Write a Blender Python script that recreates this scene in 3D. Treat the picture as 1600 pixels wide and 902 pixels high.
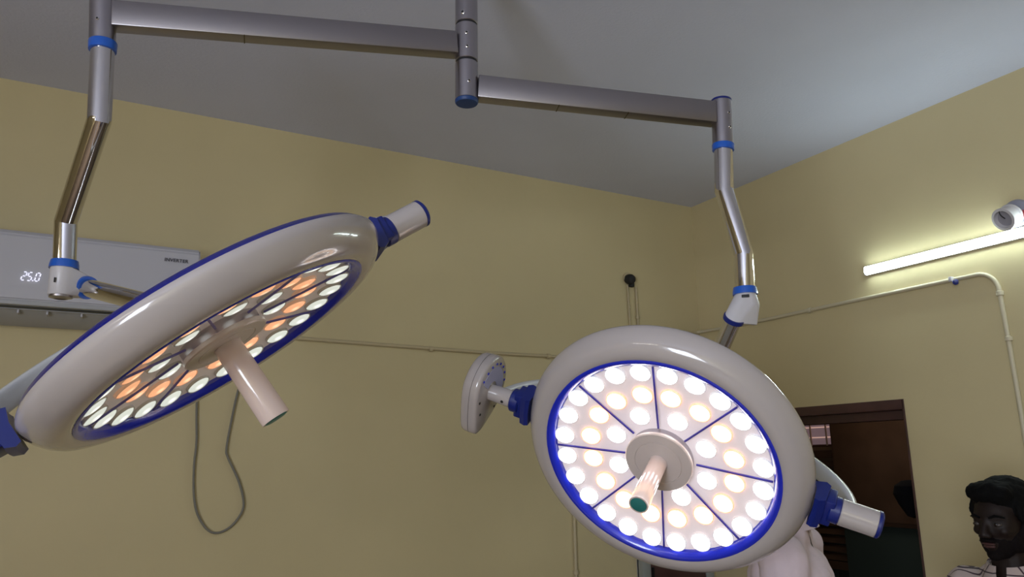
import bpy, bmesh, math, random
from mathutils import Vector, Matrix, noise
random.seed(7)
for o in list(bpy.data.objects): bpy.data.objects.remove(o)
SC = bpy.context.scene
COL = SC.collection
V = Vector
CAMZ = 1.75
# ------------------------------------------------------------------ camera
RIGHT = V((0.8725, -0.4883, -0.0160)); 
yaw, pitch, roll = 0.510264863, 0.220117872, -0.0160502094
f_ = V((math.sin(yaw)*math.cos(pitch), math.cos(yaw)*math.cos(pitch), math.sin(pitch)))
r_ = V((math.cos(yaw), -math.sin(yaw), 0)); u_ = r_.cross(f_)
r2 = r_*math.cos(roll) + u_*math.sin(roll); u2 = u_*math.cos(roll) - r_*math.sin(roll)
cam = bpy.data.objects.new('camera', bpy.data.cameras.new('camera')); COL.objects.link(cam)
m = Matrix((r2, u2, -f_)).transposed().to_4x4(); m.translation = V((0, 0, CAMZ)); cam.matrix_world = m
cam.data.sensor_width = 36; cam.data.lens = 27; cam.data.clip_start = .02
SC.camera = cam
# ------------------------------------------------------------------ light levels
SC.view_settings.view_transform = 'Standard'; SC.view_settings.look = 'None'
SC.view_settings.gamma = 1; SC.view_settings.use_curve_mapping = False
SC.view_settings.exposure = 0.22
TUBE_EMIT = 24.0        # tube lamp on the right wall, in view
TUBE2_EMIT = 26.0        # tube lamp on the wall behind the photographer
FILL_W = 132              # fill light at an unseen window added behind the photographer
LED_BRIGHT = 7.0        # lamp head on the right, facing the camera
BEAM_R, BEAM_L = 420, 20  # the collimated beams of the two heads
LED_DIM = 1.05          # lamp head on the left; its oblique look put into a lower emission
w = bpy.data.worlds.new('world'); SC.world = w; w.use_nodes = True
w.node_tree.nodes['Background'].inputs[0].default_value = (.62, .72, 1, 1)
w.node_tree.nodes['Background'].inputs[1].default_value = .35

def area(name, loc, direc, sx, sy, power, col):
    l = bpy.data.lights.new(name, 'AREA'); l.shape = 'RECTANGLE'; l.size = sx; l.size_y = sy
    l.energy = power; l.color = col
    o = bpy.data.objects.new(name, l); COL.objects.link(o); o.location = loc
    o.rotation_euler = V(direc).to_track_quat('-Z', 'Y').to_euler(); return o
area('window_fill', (-2.63, -1.5, 1.75), (1, 0, .42), 1.55, 1.45, FILL_W, (.80, .87, 1.0))  # added fill, shining in at the unseen window
area('corridor_fill', (4.1, 3.2, 2.66), (0, 0, -1), .5, .3, 4, (1, .85, .7))  # unseen lamp, added to brighten the corridor

# ------------------------------------------------------------------ pixel rays: used to find the real place of things
CR, CU, CF = r2, u2, f_
def ray(x, y): return CF + CR*((x-800)/1200) - CU*((y-451)/1200)
ORG = V((0, 0, CAMZ))
def atH(px, py, h):                                   # at a horizontal distance from the camera
    d = ray(px, py); return ORG + d*(h/math.hypot(d.x, d.y))
def atY(px, py, y): d = ray(px, py); return ORG + d*(y/d.y)
def atX(px, py, x): d = ray(px, py); return ORG + d*(x/d.x)

# ------------------------------------------------------------------ materials
def mat(name, col, rough=.5, metal=0, coat=0, emit=None, es=0, spec=.5, noise_amt=0, noise_scale=5, bump=0, bump_scale=60, trans=0, col2=None, sss=0):
    m = bpy.data.materials.new(name); m.use_nodes = True
    nt = m.node_tree; b = nt.nodes['Principled BSDF']
    b.inputs['Base Color'].default_value = (*col, 1); b.inputs['Roughness'].default_value = rough
    b.inputs['Metallic'].default_value = metal; b.inputs['Coat Weight'].default_value = coat
    b.inputs['Coat Roughness'].default_value = .05
    b.inputs['Specular IOR Level'].default_value = spec; b.inputs['Transmission Weight'].default_value = trans
    if emit: b.inputs['Emission Color'].default_value = (*emit, 1); b.inputs['Emission Strength'].default_value = es
    if noise_amt or bump:
        tc = nt.nodes.new('ShaderNodeTexCoord')
    if noise_amt:
        n = nt.nodes.new('ShaderNodeTexNoise'); n.inputs['Scale'].default_value = noise_scale; n.inputs['Detail'].default_value = 4
        r = nt.nodes.new('ShaderNodeMapRange'); r.inputs[1].default_value = .3; r.inputs[2].default_value = .7
        mx = nt.nodes.new('ShaderNodeMix'); mx.data_type = 'RGBA'
        c2 = col2 or tuple(c*(1-noise_amt) for c in col)
        mx.inputs[6].default_value = (*col, 1); mx.inputs[7].default_value = (*c2, 1)
        nt.links.new(tc.outputs['Object'], n.inputs['Vector']); nt.links.new(n.outputs[0], r.inputs[0])
        nt.links.new(r.outputs[0], mx.inputs[0]); nt.links.new(mx.outputs[2], b.inputs['Base Color'])
    if bump:
        n = nt.nodes.new('ShaderNodeTexNoise'); n.inputs['Scale'].default_value = bump_scale; n.inputs['Detail'].default_value = 5
        bp = nt.nodes.new('ShaderNodeBump'); bp.inputs['Strength'].default_value = bump; bp.inputs['Distance'].default_value = .002
        nt.links.new(tc.outputs['Object'], n.inputs['Vector']); nt.links.new(n.outputs[0], bp.inputs['Height'])
        nt.links.new(bp.outputs[0], b.inputs['Normal'])
    return m
M_wall = mat('wall_paint', (.61, .52, .30), .55, noise_amt=.10, noise_scale=1.6, bump=.25, bump_scale=45)
M_ceil = mat('ceiling_paint', (.62, .64, .78), .8, noise_amt=.05, noise_scale=2, bump=.8, bump_scale=80)
M_floor = mat('floor_tile', (.16, .12, .085), .3, noise_amt=.1)
M_white = mat("white_plastic", (.44, .40, .39), .16, coat=.6)
M_whitem = mat('white_plastic_satin', (.55, .53, .55), .35)
M_steel = mat('satin_steel', (.42, .40, .43), .30, 1, bump=.05, bump_scale=200)
M_beam = mat('brushed_beam_steel', (.34, .32, .335), .38, 1, bump=.06, bump_scale=150)
M_chrome = mat('chrome', (.70, .68, .67), .05, 1)
M_blue = mat('blue_plastic', (.012, .10, .50), .3, coat=.3)
M_navy = mat('navy_plastic', (.012, .025, .50), .22, coat=.5)
M_rim = mat('rim_navy', (.003, .006, .17), .25, coat=.3)
M_navyd = mat('navy_plastic_dark', (.006, .016, .16), .35)
M_teal = mat('teal_cap', (.02, .17, .16), .4)
M_black = mat('black_rubber', (.010, .010, .012), .6)
M_bag = mat('black_cloth', (.006, .006, .008), .95, spec=.1)
M_dark = mat('dark_metal', (.02, .02, .02), .35, .5)
M_panelglow = {1: mat('lens_panel_glow_bright', (.80, .74, .76), .5, emit=(1, .84, .84), es=.20), 0: mat('lens_panel_glow_dim', (.72, .66, .64), .5, emit=(1, .86, .80), es=.07)}  # LED light on the panel is put in as its own emission
M_div = mat('violet_divider', (.05, .04, .34), .4)
M_hub = mat('hub_plastic', (.56, .49, .46), .3)
M_ac = mat('ac_plastic', (.50, .50, .56), .35)
M_acd = mat('ac_dark_slot', (.03, .035, .035), .5)
M_acv = mat('ac_vane', (.40, .41, .44), .4)
M_cond = mat('conduit_paint', (.50, .42, .26), .5)
M_condw = mat('conduit_pvc', (.56, .50, .35), .45)
M_cable = mat('grey_cable', (.20, .19, .16), .55)
M_wood = mat('dark_door_wood', (.075, .032, .028), .4, noise_amt=.4, noise_scale=6)
M_brown = mat('brown_wood', (.105, .058, .034), .45, noise_amt=.35, noise_scale=5)
M_browng = mat('corridor_paint', (.20, .13, .07), .7)
M_tileg = mat('dark_green_tile', (.035, .05, .045), .25)
M_digit = mat('lit_digit', (.8, .8, .9), .4, emit=(.82, .82, 1), es=.75)
M_text = mat('grey_print', (.06, .06, .08), .5)
M_tube = mat('tube_diffuser', (.9, .9, .9), .4, emit=(.82, 1, 1), es=TUBE_EMIT)
M_tube2 = mat('tube_diffuser_behind', (.9, .9, .9), .4, emit=(1, .95, .88), es=TUBE2_EMIT)
M_lensW = {1: mat('lens_white_bright', (.9, .9, .9), .2, emit=(1, .97, .98), es=LED_BRIGHT), 0: None}
M_lensO = {1: mat('lens_warm_bright', (.9, .8, .7), .2, emit=(1, .62, .36), es=LED_BRIGHT*.8)}
def lens_dim(name, c_mid, c_edge, s):
    # lens seen under its cover: bright die in the middle, paler reflector round it (fixed on the lens itself)
    m = mat(name, (.5, .5, .5), .2); nt = m.node_tree; b = nt.nodes['Principled BSDF']
    tc = nt.nodes.new('ShaderNodeTexCoord'); ln = nt.nodes.new('ShaderNodeVectorMath'); ln.operation = 'LENGTH'
    rp = nt.nodes.new('ShaderNodeValToRGB'); mr = nt.nodes.new('ShaderNodeMapRange')
    mr.inputs[2].default_value = .0215
    rp.color_ramp.elements[0].position = .12; rp.color_ramp.elements[0].color = (*c_mid, 1)
    rp.color_ramp.elements[1].position = .55; rp.color_ramp.elements[1].color = (*c_edge, 1)
    nt.links.new(tc.outputs['Object'], ln.inputs[0]); nt.links.new(ln.outputs['Value'], mr.inputs[0])
    nt.links.new(mr.outputs[0], rp.inputs[0]); nt.links.new(rp.outputs[0], b.inputs['Emission Color'])
    b.inputs['Emission Strength'].default_value = s; return m
M_lensW[0] = lens_dim('lens_white_dim', (1.2, 1.2, 1.15), (.56, .60, .54), LED_DIM)
M_lensO[0] = lens_dim('lens_warm_dim', (1.3, .85, .5), (.80, .34, .15), LED_DIM)
M_cup = mat('clear_cup', (.62, .62, .60), .1, coat=.5)
M_cupglow = mat('cup_glow_white', (.8, .8, .8), .2, emit=(1, .95, .98), es=.2)  # glow of the lens beside it painted in as emission
M_cupglow_warm = {1: mat('cup_glow_warm_bright', (.8, .6, .5), .2, emit=(1, .36, .13), es=.85), 0: mat('cup_glow_warm_dim', (.8, .6, .5), .2, emit=(1, .45, .22), es=.16)}  # orange fringe of the warm LEDs painted in as emission
def thin_glass():
    m = bpy.data.materials.new('clear_cover'); m.use_nodes = True; nt = m.node_tree; nt.nodes.clear()
    o = nt.nodes.new('ShaderNodeOutputMaterial'); mx = nt.nodes.new('ShaderNodeMixShader')
    t = nt.nodes.new('ShaderNodeBsdfTransparent'); g = nt.nodes.new('ShaderNodeBsdfGlossy'); g.inputs['Roughness'].default_value = .03
    ge = nt.nodes.new('ShaderNodeNewGeometry'); dt = nt.nodes.new('ShaderNodeVectorMath'); dt.operation = 'DOT_PRODUCT'
    nt.links.new(ge.outputs['Normal'], dt.inputs[0]); nt.links.new(ge.outputs['Incoming'], dt.inputs[1])
    def mth(op, a, b=None):
        n = nt.nodes.new('ShaderNodeMath'); n.operation = op
        nt.links.new(a, n.inputs[0])
        if b is not None: n.inputs[1].default_value = b
        return n.outputs[0]
    ab = mth('ABSOLUTE', dt.outputs['Value']); iv = mth('MULTIPLY', ab, -1.0); iv = mth('ADD', iv, 1.0)
    iv = mth('POWER', iv, 5.0); iv = mth('MULTIPLY', iv, .35); iv = mth('ADD', iv, .03)      # thin-sheet Fresnel reflectance
    nt.links.new(iv, mx.inputs[0]); nt.links.new(t.outputs[0], mx.inputs[1]); nt.links.new(g.outputs[0], mx.inputs[2])
    nt.links.new(mx.outputs[0], o.inputs[0]); return m
M_glass = thin_glass()
M_skin = mat('shaded_brown_skin', (.012, .0065, .005), .55, spec=.25)  # brown darkened further; the man's shade is put into the colour
M_hair = mat('black_hair', (.003, .003, .003), .8, spec=.1, bump=.4, bump_scale=300)
M_eye = mat('eye_white', (.055, .045, .04), .25)  # eye whites darkened along with the shaded face
M_iris = mat('iris', (.01, .006, .004), .2)
M_lip = mat('lips', (.055, .02, .018), .5)
M_trous = mat('dark_trousers', (.03, .03, .04), .8)
M_shoe = mat('shoe_leather', (.02, .015, .012), .4)

# ------------------------------------------------------------------ mesh helpers
def frame(o, z, x=None):
    z = V(z).normalized()
    x = V(x) if x is not None else (V((1, 0, 0)) if abs(z.x) < .9 else V((0, 1, 0)))
    x = (x - z*x.dot(z)).normalized(); y = z.cross(x)
    m = Matrix((x, y, z)).transposed().to_4x4(); m.translation = o; return m
def finish(name, bm, material, parent=None, loc=None, smooth=True, ang=35):
    """bm is in world space; the object's origin goes to its parent's origin (or to loc)"""
    bmesh.ops.recalc_face_normals(bm, faces=bm.faces)
    base = loc if loc is not None else (parent['_o'] if parent is not None else None)
    if base is None:
        xs = [v.co for v in bm.verts]
        base = V((sum(c.x for c in xs)/len(xs), sum(c.y for c in xs)/len(xs), min(c.z for c in xs)))
    base = V(base)
    bmesh.ops.translate(bm, verts=bm.verts, vec=-base)
    me = bpy.data.meshes.new(name); bm.to_mesh(me); bm.free()
    me.materials.append(material)
    if smooth:
        for p in me.polygons: p.use_smooth = True
        me.set_sharp_from_angle(angle=math.radians(ang))
    o = bpy.data.objects.new(name, me); COL.objects.link(o)
    if parent is not None:
        o.parent = parent; o.location = base - V(parent['_o'])
    else: o.location = base
    o['_o'] = list(base); return o
def thing(name, label, cat, loc, group=None):
    o = bpy.data.objects.new(name, None); COL.objects.link(o); o.location = loc; o['_o'] = list(V(loc))
    o.empty_display_size = .05; return tag(o, label, cat, group)
def tag(o, label, cat, group=None, kind=None):
    o['label'] = label; o['category'] = cat
    if group: o['group'] = group
    if kind: o['kind'] = kind
    return o
def struct(o, label=None):
    o['kind'] = 'structure'
    if label: o['label'] = label
    return o
def lathe(bm, M, prof, seg=48, a0=0, a1=2*math.pi, close=False):
    full = abs(a1-a0-2*math.pi) < 1e-6; n = seg if full else seg+1
    rings = []
    for r, h in prof:
        if r < 1e-6: rings.append([bm.verts.new(M @ V((0, 0, h)))]); continue
        rings.append([bm.verts.new(M @ V((r*math.cos(a0+(a1-a0)*k/seg), r*math.sin(a0+(a1-a0)*k/seg), h))) for k in range(n)])
    pairs = list(zip(rings, rings[1:])) + ([(rings[-1], rings[0])] if close else [])
    for A, B in pairs:
        for k in range(n if full else n-1):
            k2 = (k+1) % n
            if len(A) == 1 and len(B) == 1: continue
            if len(A) == 1: bm.faces.new((A[0], B[k], B[k2]))
            elif len(B) == 1: bm.faces.new((A[k], B[0], A[k2]))
            else: bm.faces.new((A[k], B[k], B[k2], A[k2]))
    if not full and close:
        bm.faces.new([r[0] for r in rings]); bm.faces.new([r[-1] for r in rings])
def disc_cyl(bm, p0, p1, r0, r1=None, seg=32, bev=.0015):
    r1 = r0 if r1 is None else r1; p0, p1 = V(p0), V(p1); L = (p1-p0).length
    b = min(bev, L*.3, r0*.5)
    lathe(bm, frame(p0, p1-p0), [(0, 0), (r0-b, 0), (r0, b), (r1, L-b), (r1-b, L), (0, L)], seg)
def box(bm, M, sx, sy, sz, bev=0):
    c = [V((x*sx/2, y*sy/2, z*sz/2)) for x in (-1, 1) for y in (-1, 1) for z in (-1, 1)]
    v = [bm.verts.new(M @ q) for q in c]
    fs = [bm.faces.new([v[i] for i in f]) for f in ((0, 1, 3, 2), (4, 6, 7, 5), (0, 4, 5, 1), (2, 3, 7, 6), (0, 2, 6, 4), (1, 5, 7, 3))]
    if bev:
        es = {e for f in fs for e in f.edges}
        bmesh.ops.bevel(bm, geom=list(es), offset=bev, segments=2, profile=.5, affect='EDGES')
def boxw(bm, a, b, bev=0):
    a, b = V(a), V(b); c = (a+b)/2; s = b-a
    box(bm, Matrix.Translation(c), abs(s.x), abs(s.y), abs(s.z), bev)
def tube(bm, pts, rad, seg=16, caps=True, flat=None):
    """swept tube; rad number or list; flat=(wide axis vector, half width, half thickness) for a band"""
    pts = [V(p) for p in pts]; n = len(pts); rings = []
    t0 = (pts[1]-pts[0]).normalized(); ref = V((0, 0, 1)) if abs(t0.z) < .9 else V((1, 0, 0))
    x = (ref - t0*ref.dot(t0)).normalized()
    for i, p in enumerate(pts):
        a = (pts[i]-pts[i-1]).normalized() if i else t0
        b = (pts[i+1]-pts[i]).normalized() if i < n-1 else a
        t = (a+b).normalized(); x = (x - t*x.dot(t)).normalized(); y = t.cross(x)
        k = 1/max(.5, t.dot(a)); bis = (b-a); 
        r = rad[i] if isinstance(rad, (list, tuple)) else rad
        ring = []
        for j in range(seg):
            an = 2*math.pi*j/seg
            if flat:
                wv = V(flat[0]); wv = (wv - t*wv.dot(t)).normalized(); tv = t.cross(wv)
                ca, sa = math.cos(an), math.sin(an); pw = .55
                d = wv*(math.copysign(abs(ca)**pw, ca)*flat[1]) + tv*(math.copysign(abs(sa)**pw, sa)*flat[2])
            else:
                d = x*math.cos(an)*r + y*math.sin(an)*r
                if bis.length > 1e-4:
                    bn = bis.normalized(); d = d + bn*(d.dot(bn))*(k-1)
            ring.append(bm.verts.new(p+d))
        rings.append(ring)
    for A, B in zip(rings, rings[1:]):
        for j in range(seg): bm.faces.new((A[j], A[(j+1) % seg], B[(j+1) % seg], B[j]))
    if caps: bm.faces.new(rings[0]); bm.faces.new(rings[-1])
def smoothpath(pts, k=8):
    P = [V(p) for p in pts]; P = [P[0]*2-P[1]] + P + [P[-1]*2-P[-2]]; out = []
    for i in range(1, len(P)-2):
        for j in range(k):
            t = j/k; a, b, c, d = P[i-1:i+3]
            out.append(.5*((2*b)+(c-a)*t+(2*a-5*b+4*c-d)*t*t+(3*b-a-3*c+d)*t**3))
    out.append(P[-2]); return out
def hull(bm, pts):
    vs = [bm.verts.new(p) for p in pts]
    r = bmesh.ops.convex_hull(bm, input=vs)
    for v in list(bm.verts):
        if not v.link_faces: bm.verts.remove(v)
def circ(c, axis, r, n=24):
    M = frame(c, axis); return [M @ V((r*math.cos(2*math.pi*k/n), r*math.sin(2*math.pi*k/n), 0)) for k in range(n)]
def B(): return bmesh.new()

# ================================================================== ROOM
XR, YB, ZC, XL, YF = 3.1646, 3.3841, 3.25, -2.5, -2.6
T = .15
DY0, DY1, DZ = 2.14, 3.02, 1.987
bm = B(); boxw(bm, (XL-T, YF-T, -.1), (XR+T, YB+T, 0)); struct(finish('floor', bm, M_floor, smooth=False))
bm = B(); boxw(bm, (XL-T, YF-T, ZC), (XR+T, YB+T, ZC+.1)); struct(finish('ceiling', bm, M_ceil, smooth=False))
bm = B(); boxw(bm, (XL-T, YB, 0), (XR, YB+T, ZC)); struct(finish('wall_back', bm, M_wall, smooth=False))
bm = B(); boxw(bm, (XL-T, YF-T, 0), (XR+T, YF, ZC)); struct(finish('wall_front', bm, M_wall, smooth=False))
bm = B()
boxw(bm, (XR, YF, 0), (XR+T, DY0, ZC)); boxw(bm, (XR, DY1, 0), (XR+T, YB+T, ZC)); boxw(bm, (XR, DY0, DZ), (XR+T, DY1, ZC))
struct(finish('wall_right', bm, M_wall, smooth=False))
bm = B()   # left wall with an unseen window, added to let in fill light
wy0, wy1, wz0, wz1 = -2.3, -.7, 1.0, 2.5
boxw(bm, (XL-T, YF, 0), (XL, wy0, ZC)); boxw(bm, (XL-T, wy1, 0), (XL, YB, ZC)); boxw(bm, (XL-T, wy0, 0), (XL, wy1, wz0)); boxw(bm, (XL-T, wy0, wz1), (XL, wy1, ZC))
struct(finish('wall_left', bm, M_wall, smooth=False))
bm = B()
for a, b in (((wy0, wz0), (wy0+.05, wz1)), ((wy1-.05, wz0), (wy1, wz1)), ((wy0, wz0), (wy1, wz0+.05)), ((wy0, wz1-.05), (wy1, wz1)), ((-1.525, wz0), (-1.475, wz1))):
    boxw(bm, (XL-.1, a[0], a[1]), (XL-.05, b[0], b[1]), .004)
struct(finish('window_added', bm, M_wood))  # window out of view, added for the fill light

# door frame (right wall)
d1 = bpy.data.objects.new('door_1', None); COL.objects.link(d1); d1.location = (XR+.07, (DY0+DY1)/2, 0); d1['_o'] = list(d1.location)
struct(d1, 'dark brown wooden door frame open to the dim corridor')
bm = B(); fw = .045
def rect_frame(bm, x0, x1, wd):
    boxw(bm, (x0, DY0, 0), (x1, DY0+.008, DZ), .002); boxw(bm, (x0, DY1-wd, 0), (x1, DY1, DZ), .003); boxw(bm, (x0, DY0, DZ-wd), (x1, DY1, DZ), .003)
rect_frame(bm, XR-.006, XR+.075, fw); finish('outer_frame', bm, M_wood, d1)
bm = B(); 
boxw(bm, (XR+.075, DY0, 0), (XR+.15, DY0+.012, DZ), .003); boxw(bm, (XR+.075, DY1-.075, 0), (XR+.15, DY1, DZ), .003); boxw(bm, (XR+.075, DY0, DZ-.085), (XR+.15, DY1, DZ), .003)
finish('door_stop', bm, M_wood, d1)

# corridor beyond
CX0, CX1, CY0, CY1, CZ = XR+T, 5.2, .8, 5.6, 2.7
bm = B(); boxw(bm, (CX0, CY0, -.1), (CX1+.15, CY1, 0)); struct(finish('floor_corridor', bm, M_floor, smooth=False))
bm = B(); boxw(bm, (CX0, CY0, CZ), (CX1+.15, CY1, CZ+.1)); struct(finish('ceiling_corridor', bm, M_browng, smooth=False))
bm = B(); boxw(bm, (CX0, CY1, 0), (CX1+.15, CY1+.1, CZ)); struct(finish('wall_corridor_back', bm, M_browng, smooth=False))
bm = B(); boxw(bm, (CX0, CY0-.1, 0), (CX1+.15, CY0, CZ)); struct(finish('wall_corridor_front', bm, M_browng, smooth=False))
gy0, gy1, gz0, gz1 = 4.09, 4.85, 1.815, 2.45
bm = B()
boxw(bm, (CX1, CY0, 0), (CX1+.1, gy0, CZ)); boxw(bm, (CX1, gy1, 0), (CX1+.1, CY1, CZ)); boxw(bm, (CX1, gy0, 0), (CX1+.1, gy1, gz0)); boxw(bm, (CX1, gy0, gz1), (CX1+.1, gy1, CZ))
struct(finish('wall_corridor_side', bm, M_browng, smooth=False))
bm = B(); boxw(bm, (CX0, YB+T, 0), (CX0+.02, CY1, CZ)); struct(finish('wall_corridor_room', bm, M_browng, smooth=False))
# tile dado
bm = B()
for i in range(24):
    for j in range(6):
        y = CY0+.02+i*.2; z = .02+j*.2
        if y+.2 > CY1: continue
        boxw(bm, (CX1-.012, y+.003, z+.003), (CX1, y+.197, z+.197), .002)
struct(finish('trim_1', bm, M_tileg), 'dark green tile dado on the corridor wall')
# corridor window with grille
wn = bpy.data.objects.new('window_2', None); COL.objects.link(wn); wn.location = (CX1+.05, (gy0+gy1)/2, gz0); wn['_o'] = list(wn.location)
struct(wn, 'small barred corridor window')
bm = B()
for a, b in (((gy0, gz0), (gy0+.03, gz1)), ((gy1-.03, gz0), (gy1, gz1)), ((gy0, gz0), (gy1, gz0+.02)), ((gy0, gz1-.03), (gy1, gz1))):
    boxw(bm, (CX1+.02, a[0], a[1]), (CX1+.07, b[0], b[1]), .002)
finish('window_frame', bm, M_brown, wn)
M_pane = mat('frosted_pane', (.30, .26, .32), .5, emit=(.32, .22, .24), es=.22)  # outside light behind the pane put in as emission
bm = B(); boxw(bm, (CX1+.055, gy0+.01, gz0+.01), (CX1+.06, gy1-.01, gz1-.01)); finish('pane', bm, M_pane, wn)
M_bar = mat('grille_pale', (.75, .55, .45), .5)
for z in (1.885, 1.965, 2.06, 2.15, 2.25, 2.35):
    bm = B(); boxw(bm, (CX1+.004, gy0+.02, z), (CX1+.016, gy1-.02, z+.010), .002); finish('grille_bar', bm, mat('grille_pink_glow', (.80, .55, .50), .4, emit=(1, .62, .52), es=.35) if z == 1.885 else bpy.data.materials['grille_pink_glow'], wn)  # light catching the bars is put in as emission
for y in (4.21, 4.36, 4.52, 4.68):
    bm = B(); boxw(bm, (CX1-.004, y, gz0+.01), (CX1+.004, y+.014, gz1-.02), .002); finish('grille_bar', bm, M_bar, wn)
# slatted shutter below the window
sh = thing('wooden_shutter', 'reddish brown slatted shutter under the barred corridor window', 'shutter', (CX1-.03, 4.3, .9))
bm = B()
for a, b in (((4.02, .9), (4.08, 1.79)), ((4.74, .9), (4.8, 1.79)), ((4.02, .9), (4.8, .96)), ((4.02, 1.73), (4.8, 1.79))):
    boxw(bm, (CX1-.05, a[0], a[1]), (CX1-.015, b[0], b[1]), .003)
finish('shutter_frame', bm, M_brown, sh)
bm = B()
for k in range(12):
    z = .99+k*.063; box(bm, Matrix.Translation((CX1-.034, 4.41, z)) @ Matrix.Rotation(.6, 4, 'Y'), .008, .66, .058, .002)
finish('slats', bm, M_brown, sh)
# tall brown cupboard seen through the door
cb = thing('tall_cupboard', 'tall plain brown wooden cupboard in the dim corridor', 'cupboard', (4.95, 3.45, 0))
bm = B(); boxw(bm, (4.85, 3.0, 1.27), (CX1-.015, 3.9, 2.4), .005); finish('body', bm, M_brown, cb)
bm = B(); boxw(bm, (4.825, 3.03, 1.3), (4.85, 3.87, 2.37), .004); finish('door', bm, M_brown, cb)
bm = B(); boxw(bm, (4.87, 3.02, 0.0), (CX1-.015, 3.88, 1.27), .005); finish('plinth', bm, M_tileg, cb)
# dark bag hanging beside the door jamb
pc = atX(1424, 772, 3.75)
hb = thing('hanging_bag', 'black rounded bag just visible past the right jamb of the doorway', 'bag', pc-V((0, 0, .12)))
bm = B(); lathe(bm, frame(pc, (0, 0, 1)), [(0, -.12), (.03, -.11), (.065, -.05), (.085, .0), (.075, .04), (.04, .065), (0, .07)], 32); finish('bag_body', bm, M_bag, hb)
bm = B(); tube(bm, smoothpath([pc+V((0, -.05, .04)), pc+V((0, -.07, .3)), V((pc.x, pc.y-.09, 2.0)), V((pc.x, pc.y-.1, 2.68))]), .004, 8); finish('strap', bm, M_black, hb)

# ================================================================== CEILING COLUMN
HC, HL, HR = 1.95, 1.92, 2.15
HL2 = 2.14
colp = atH(729, 98, HC); cx, cy = colp.x, colp.y
zA = atH(729, 40, HC).z; zB = colp.z; zC_ = atH(729, 157, HC).z; RC = .0315
col = thing('ceiling_column', 'upright steel column from the ceiling with blue end cap', 'lamp column', (cx, cy, zC_-.012))
ax = lambda z: V((cx, cy, z))
bm = B(); disc_cyl(bm, ax(zA+.003), ax(ZC-.01), RC, seg=48); finish('upper_tube', bm, M_steel, col)
bm = B(); lathe(bm, frame(ax(ZC), (0, 0, -1)), [(0, 0), (.09, 0), (.09, .012), (.085, .02), (.05, .03), (.036, .06), (0, .06)], 48); finish('ceiling_flange', bm, M_steel, col)
for z in (zA, zB):
    bm = B(); disc_cyl(bm, ax(z-.003), ax(z+.003), RC-.0015, seg=48); finish('joint_ring', bm, M_black, col)
bm = B(); disc_cyl(bm, ax(zB+.003), ax(zA-.003), RC, seg=48); finish('swivel_sleeve', bm, M_steel, col)
bm = B(); disc_cyl(bm, ax(zC_), ax(zB-.003), RC, seg=48); finish('swivel_sleeve', bm, M_steel, col)
bm = B(); lathe(bm, frame(ax(zC_), (0, 0, -1)), [(0, 0), (RC+.0006, 0), (RC+.0006, .006), (RC-.002, .010), (0, .011)], 48); finish('end_cap', bm, mat('column_cap_blue', (.01, .045, .17), .5), col)
def screw(px, py, h, axis_pt, r, parent, rad=.0048):
    d = ray(px, py); q = ORG + d*(h/math.hypot(d.x, d.y)); a = V((axis_pt.x, axis_pt.y, q.z)); n = (V((q.x, q.y, q.z))-a); n = V((-d.x, -d.y, 0)).normalized()
    # side offset of the pixel from the axis
    sx = V((n.y, -n.x, 0)); off = max(-.8*r, min(.8*r, (q-a).dot(sx))); n2 = (n*math.sqrt(r*r-off*off)+sx*off)
    p = a+n2; nn = n2.normalized()
    bm = B(); lathe(bm, frame(p-nn*.001, nn), [(0, 0), (rad, 0), (rad, .0022), (rad*.75, .003), (rad*.6, .003), (rad*.5, .0014), (0, .0012)], 16); s = finish('screw', bm, M_chrome, parent)
    bm = B(); disc_cyl(bm, p+nn*.0012, p+nn*.0024, rad*.62, seg=6, bev=.0001); finish('socket_recess', bm, M_black, s)
for px, py in ((723, 28), (729, 60), (730, 81), (733, 134)): screw(px, py, HC, ax(0), RC, col, .0062 if py == 28 else .0048)

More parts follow.
